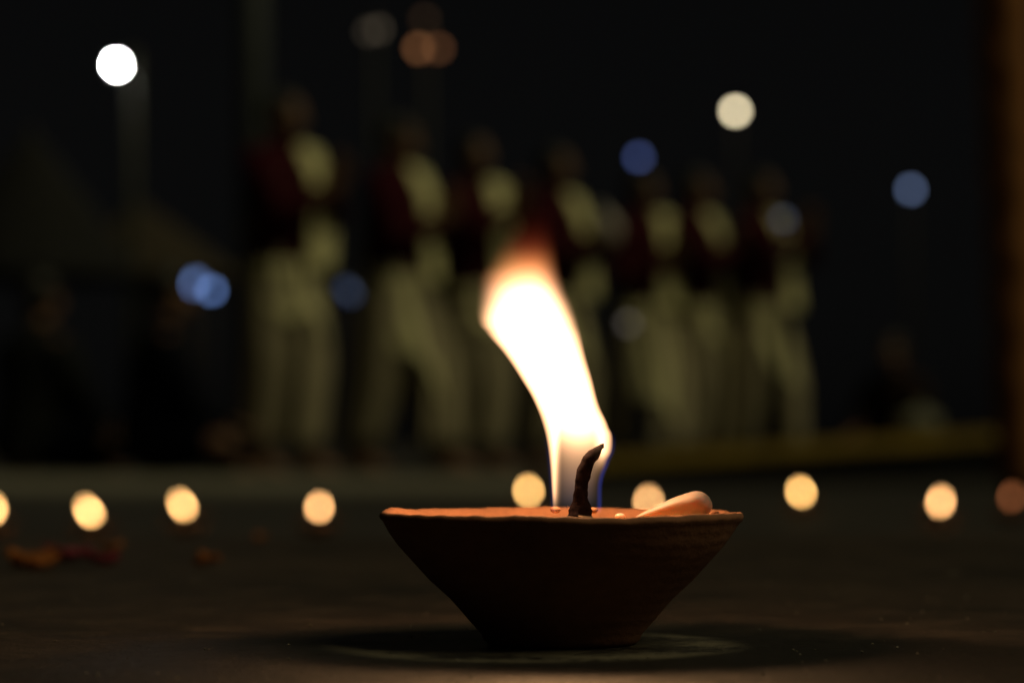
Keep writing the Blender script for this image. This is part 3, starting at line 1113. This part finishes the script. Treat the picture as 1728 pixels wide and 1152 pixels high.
M_saff = simple('saffron_cloth', (0.30, 0.115, 0.026), 0.85, 0.25, 14, 0.004)
M_wood = simple('dark_wood', (0.03, 0.02, 0.012), 0.8, 0.3, 10, 0.003)
DP = 7.0
pb, pt = at(1728, 826, DP), at(1692, -60, DP)
post = thing('wrapped_post', 'thick leaning post wrapped in brown saffron cloth beside the ramp', 'post', (pb.x, DP, LOW))
ax = Vector((pt.x - pb.x, 0.0, pt.z - LOW))
Geo().tube([Vector((0, 0, 0)) + ax * (i / 12) for i in range(14)], 0.055, 20).build('pole', M_wood, post)
rings = []
for i in range(90):
    s = 0.03 + 0.93 * i / 89
    c = ax * s
    ring = []
    for j in range(36):
        th = 2 * math.pi * j / 36
        r = 0.072 + 0.002 * math.sin(th + i * 0.55) + 0.006 * nz((math.cos(th) * 2, math.sin(th) * 2, s * 14), 1, 3)
        ring.append(c + Vector((math.cos(th) * r, math.sin(th) * r, 0.01 * math.cos(th))))
    rings.append(ring)
Geo().rings(rings, False, False).build('cloth_wrap', M_saff, post)

M_mast = simple('grey_metal', (0.060, 0.068, 0.072), 0.5, 0.15, 8)
DM = 15.5
pm = at(424, 800, DM)
mast = thing('mast', 'tall plain grey metal mast behind the first person of the row', 'mast', (pm.x, DM, LOW))
Geo().lathe([(0.085, 0.012), (0.085, 3.0), (0.078, 3.02), (0.078, 5.2), (0.02, 5.25)], 24).build('pole', M_mast, mast)
b = Geo().box((0, 0, 0.006), (0.34, 0.34, 0.02)).build('base_plate', M_mast, mast, smooth=False)
for sx in (-1, 1):
    for sy in (-1, 1):
        Geo().lathe([(0.014, 0.016), (0.014, 0.036), (0.008, 0.038), (0.008, 0.055)], 10, (0.13 * sx, 0.13 * sy, 0)).build('bolt', M_mast, b)

# ------------------------------------------------------------------ parasols
M_thatch = simple('parasol_straw', (0.034, 0.024, 0.012), 0.9, 0.3, 12, 0.01)
M_unlit_thatch = simple('unlit_parasol_cloth', (0.002, 0.002, 0.002), 0.9, 0.3, 12, 0.01)  # near-black colour stands for a canopy that gets no light


def parasol(px, ytop, yeave, half_px, D, m, label):
    ptop, pe = at(px, ytop, D), at(px, yeave, D)
    rad = half_px / F * D
    t = thing('parasol', label, 'parasol', (ptop.x, D, LOW), 0.3)
    H, He = ptop.z - LOW, pe.z - LOW
    Geo().tube([(0, 0, 0), (0, 0, H * 0.5), (0, 0, H + 0.05)], [0.05, 0.045, 0.03], 14).build('pole', M_wood, t)
    n = 16
    rings = []
    for i in range(10):
        s = i / 9
        ring = []
        for j in range(n * 3):
            th = 2 * math.pi * j / (n * 3)
            sag = 1 - 0.035 * s * (0 if j % 3 == 0 else 1)
            ring.append(Vector((math.cos(th) * rad * s * sag + 0.001 * math.cos(th), math.sin(th) * rad * s * sag + 0.001 * math.sin(th), H - (H - He) * (s ** 1.12) + (0.02 * s if j % 3 == 0 else 0))))
        rings.append(ring)
    v = [p for r in rings for p in r]
    inner = [[p - Vector((0, 0, 0.02)) for p in r] for r in reversed(rings)]
    Geo().rings(rings + inner, True, True).build('canopy', m, t)
    for j in range(n):
        th = 2 * math.pi * j / n
        d = Vector((math.cos(th), math.sin(th), 0))
        Geo().tube([Vector((0, 0, H - 0.06)) + d * 0.03, d * rad * 0.5 + Vector((0, 0, H - (H - He) * 0.5 ** 1.12 - 0.035)), d * rad * 0.97 + Vector((0, 0, He - 0.012))], 0.010, 6).build('rib', M_wood, t)
    return t


parasol(240, 345, 470, 172, 30.0, M_thatch, 'straw coloured bamboo parasol below the white floodlight')
parasol(55, 225, 470, 190, 26.0, M_unlit_thatch, 'large unlit parasol beside the straw coloured one')

# ------------------------------------------------------------------ lamps
def bulb(name, m, c, r, parent):
    return Geo().ball(c, r, 16, 10).build(name, m, parent)


def flood(px, py, D):
    p = at(px, py, D)
    H = p.z - LOW
    t = thing('floodlight', 'dazzling white floodlight on a tall pole by the straw parasol', 'lamp', (p.x + 0.18, D, LOW))
    Geo().tube([(0, 0, 0), (0, 0, H * 0.6), (0, 0, H + 0.15)], [0.07, 0.055, 0.045], 16).build('pole', simple('pole_paint', (0.065, 0.065, 0.05), 0.6, 0.2, 5), t)
    Geo().tube([(0, 0, H + 0.05), (-0.10, -0.04, H + 0.05), (-0.18, -0.02, H)], 0.018, 10).build('arm', M_mast, t)
    h = Geo().box((-0.18, 0.02, H), (0.20, 0.09, 0.20)).build('housing', M_mast, t, smooth=False)
    g = Geo()
    rot = Matrix.Rotation(math.pi / 2, 3, 'X')
    rr = []
    for r, y in ((0.002, -0.034), (0.026, -0.033), (0.044, -0.030), (0.047, -0.026)):
        rr.append([Vector((-0.18 + r * math.cos(2 * math.pi * j / 24), y, H + r * math.sin(2 * math.pi * j / 24))) for j in range(24)])
    g.rings(rr)
    g.build('lens', emit('floodlight_led', (1.0, 1.0, 0.94), 240), h)
    return t


flood(198, 110, 29.0)


def post_lamp(px, py, D, m, r, label, group=None, name='festival_lamp', pole_m=M_wood):
    p = at(px, py, D)
    H = p.z - LOW
    t = thing(name, label, 'lamp', (p.x, D, LOW), 0, group)
    Geo().tube([(0, 0, 0), (0, 0, H * 0.5), (0, 0, H - r * 1.02)], [0.022, 0.018, 0.014], 10).build('pole', pole_m, t)
    Geo().lathe([(r * 0.5, H - r * 1.25), (r * 0.55, H - r * 0.95), (r * 0.45, H - r * 0.85)], 14).build('socket', M_mast, t)
    bulb('bulb', m, (0, 0, H), r, t)
    return t


def blue(name, k):
    return emit(name, (0.22, 0.40, 0.95), k)


rB = 0.040
D0 = 25.0
M_b1, M_b2, M_b3, M_b4 = blue('blue_led', 3.4), blue('blue_led_soft', 1.6), blue('blue_led_faint', 0.28), emit('grey_led', (0.55, 0.5, 0.6), 1.0)
for px, py, m, lb, gr in (
        (1078, 266, emit('deep_blue_led', (0.15, 0.24, 0.72), 1.7), 'deep blue round lamp on a thin pole above the conch holder\'s neighbours', None),
        (1537, 320, emit('slate_blue_led', (0.32, 0.46, 0.85), 2.0), 'slate blue round lamp on a thin pole standing alone past the row of people', None),
        (584, 487, M_b3, 'faint blue lamp on a thin pole seen between the first two people', 'faint blue lamps between the people'),
        (592, 496, M_b3, 'faint blue lamp on a thin pole seen between the first two people', 'faint blue lamps between the people'),
        (331, 473, M_b2, 'bright blue lamp in the cluster above the navy seated person', 'cluster of bright blue lamps'),
        (325, 482, M_b1, 'bright blue lamp in the cluster above the navy seated person', 'cluster of bright blue lamps'),
        (357, 490, M_b1, 'bright blue lamp in the cluster above the navy seated person', 'cluster of bright blue lamps')):
    post_lamp(px, py, D0 + random.uniform(-0.6, 0.6), m, rB, lb, gr)
post_lamp(1322, 370, 11.5, emit('dusk_blue_led', (0.30, 0.40, 0.70), 0.45), 0.018, 'dim blue stake lamp in front of the last person of the row', None, 'stake_lamp')
post_lamp(1060, 546, 10.8, emit('pale_grey_led', (0.60, 0.52, 0.50), 0.4), 0.018, 'dim greyish stake lamp in front of the people near the conch holder', None, 'stake_lamp')
post_lamp(1241, 188, 25.0, emit('cream_bulb', (1.0, 0.85, 0.55), 11.5), 0.042, 'cream round lamp on a pole rising behind the row of people', None, 'pole_lamp')
M_pole = simple('lamp_post_paint', (0.004, 0.004, 0.004), 0.6, 0.2, 5)


def street(px, py, D, heads, label):
    p = at(px, py, D)
    H = p.z - LOW
    t = thing('street_lamp', label, 'street lamp', (p.x, D, LOW))
    Geo().tube([(0, 0, 0), (0, 0, H * 0.5), (0, 0, H + 0.25)], [0.09, 0.07, 0.045], 14).build('pole', M_pole, t)
    for dx, dz, m, r in heads:
        x, z = dx / F * D, H - dz / F * D
        Geo().tube([(0, 0, H + 0.2), (x * 0.7, 0, z + r + 0.14), (x, 0, z + r + 0.02)], 0.022, 8).build('arm', M_pole, t)
        h = Geo().lathe([(0.03, z + r + 0.03), (r * 1.25, z + r * 0.75), (r * 1.28, z + r * 0.68), (0.03, z + r * 0.9)], 18, (x, 0, 0)).build('lamp_shade', M_pole, t)
        bulb('bulb', m, (x, 0, z), r, h)
    return t


street(720, 70, 40.0, ((-14, 12, emit('sodium_lamp', (1.0, 0.40, 0.15), 1.0), 0.070), (20, 12, emit('sodium_lamp_dim', (1.0, 0.38, 0.15), 0.55), 0.070), (-4, -38, emit('sodium_lamp_faint', (1.0, 0.45, 0.2), 0.1), 0.07)),
       'tall street lamp with glowing orange lamps')
street(632, 50, 42.0, ((6, 0, emit('tan_lamp', (1.0, 0.78, 0.55), 0.22), 0.075), (-10, 4, emit('tan_lamp_faint', (1.0, 0.78, 0.55), 0.13), 0.075)), 'tall street lamp with faint tan lamps beside the orange one')
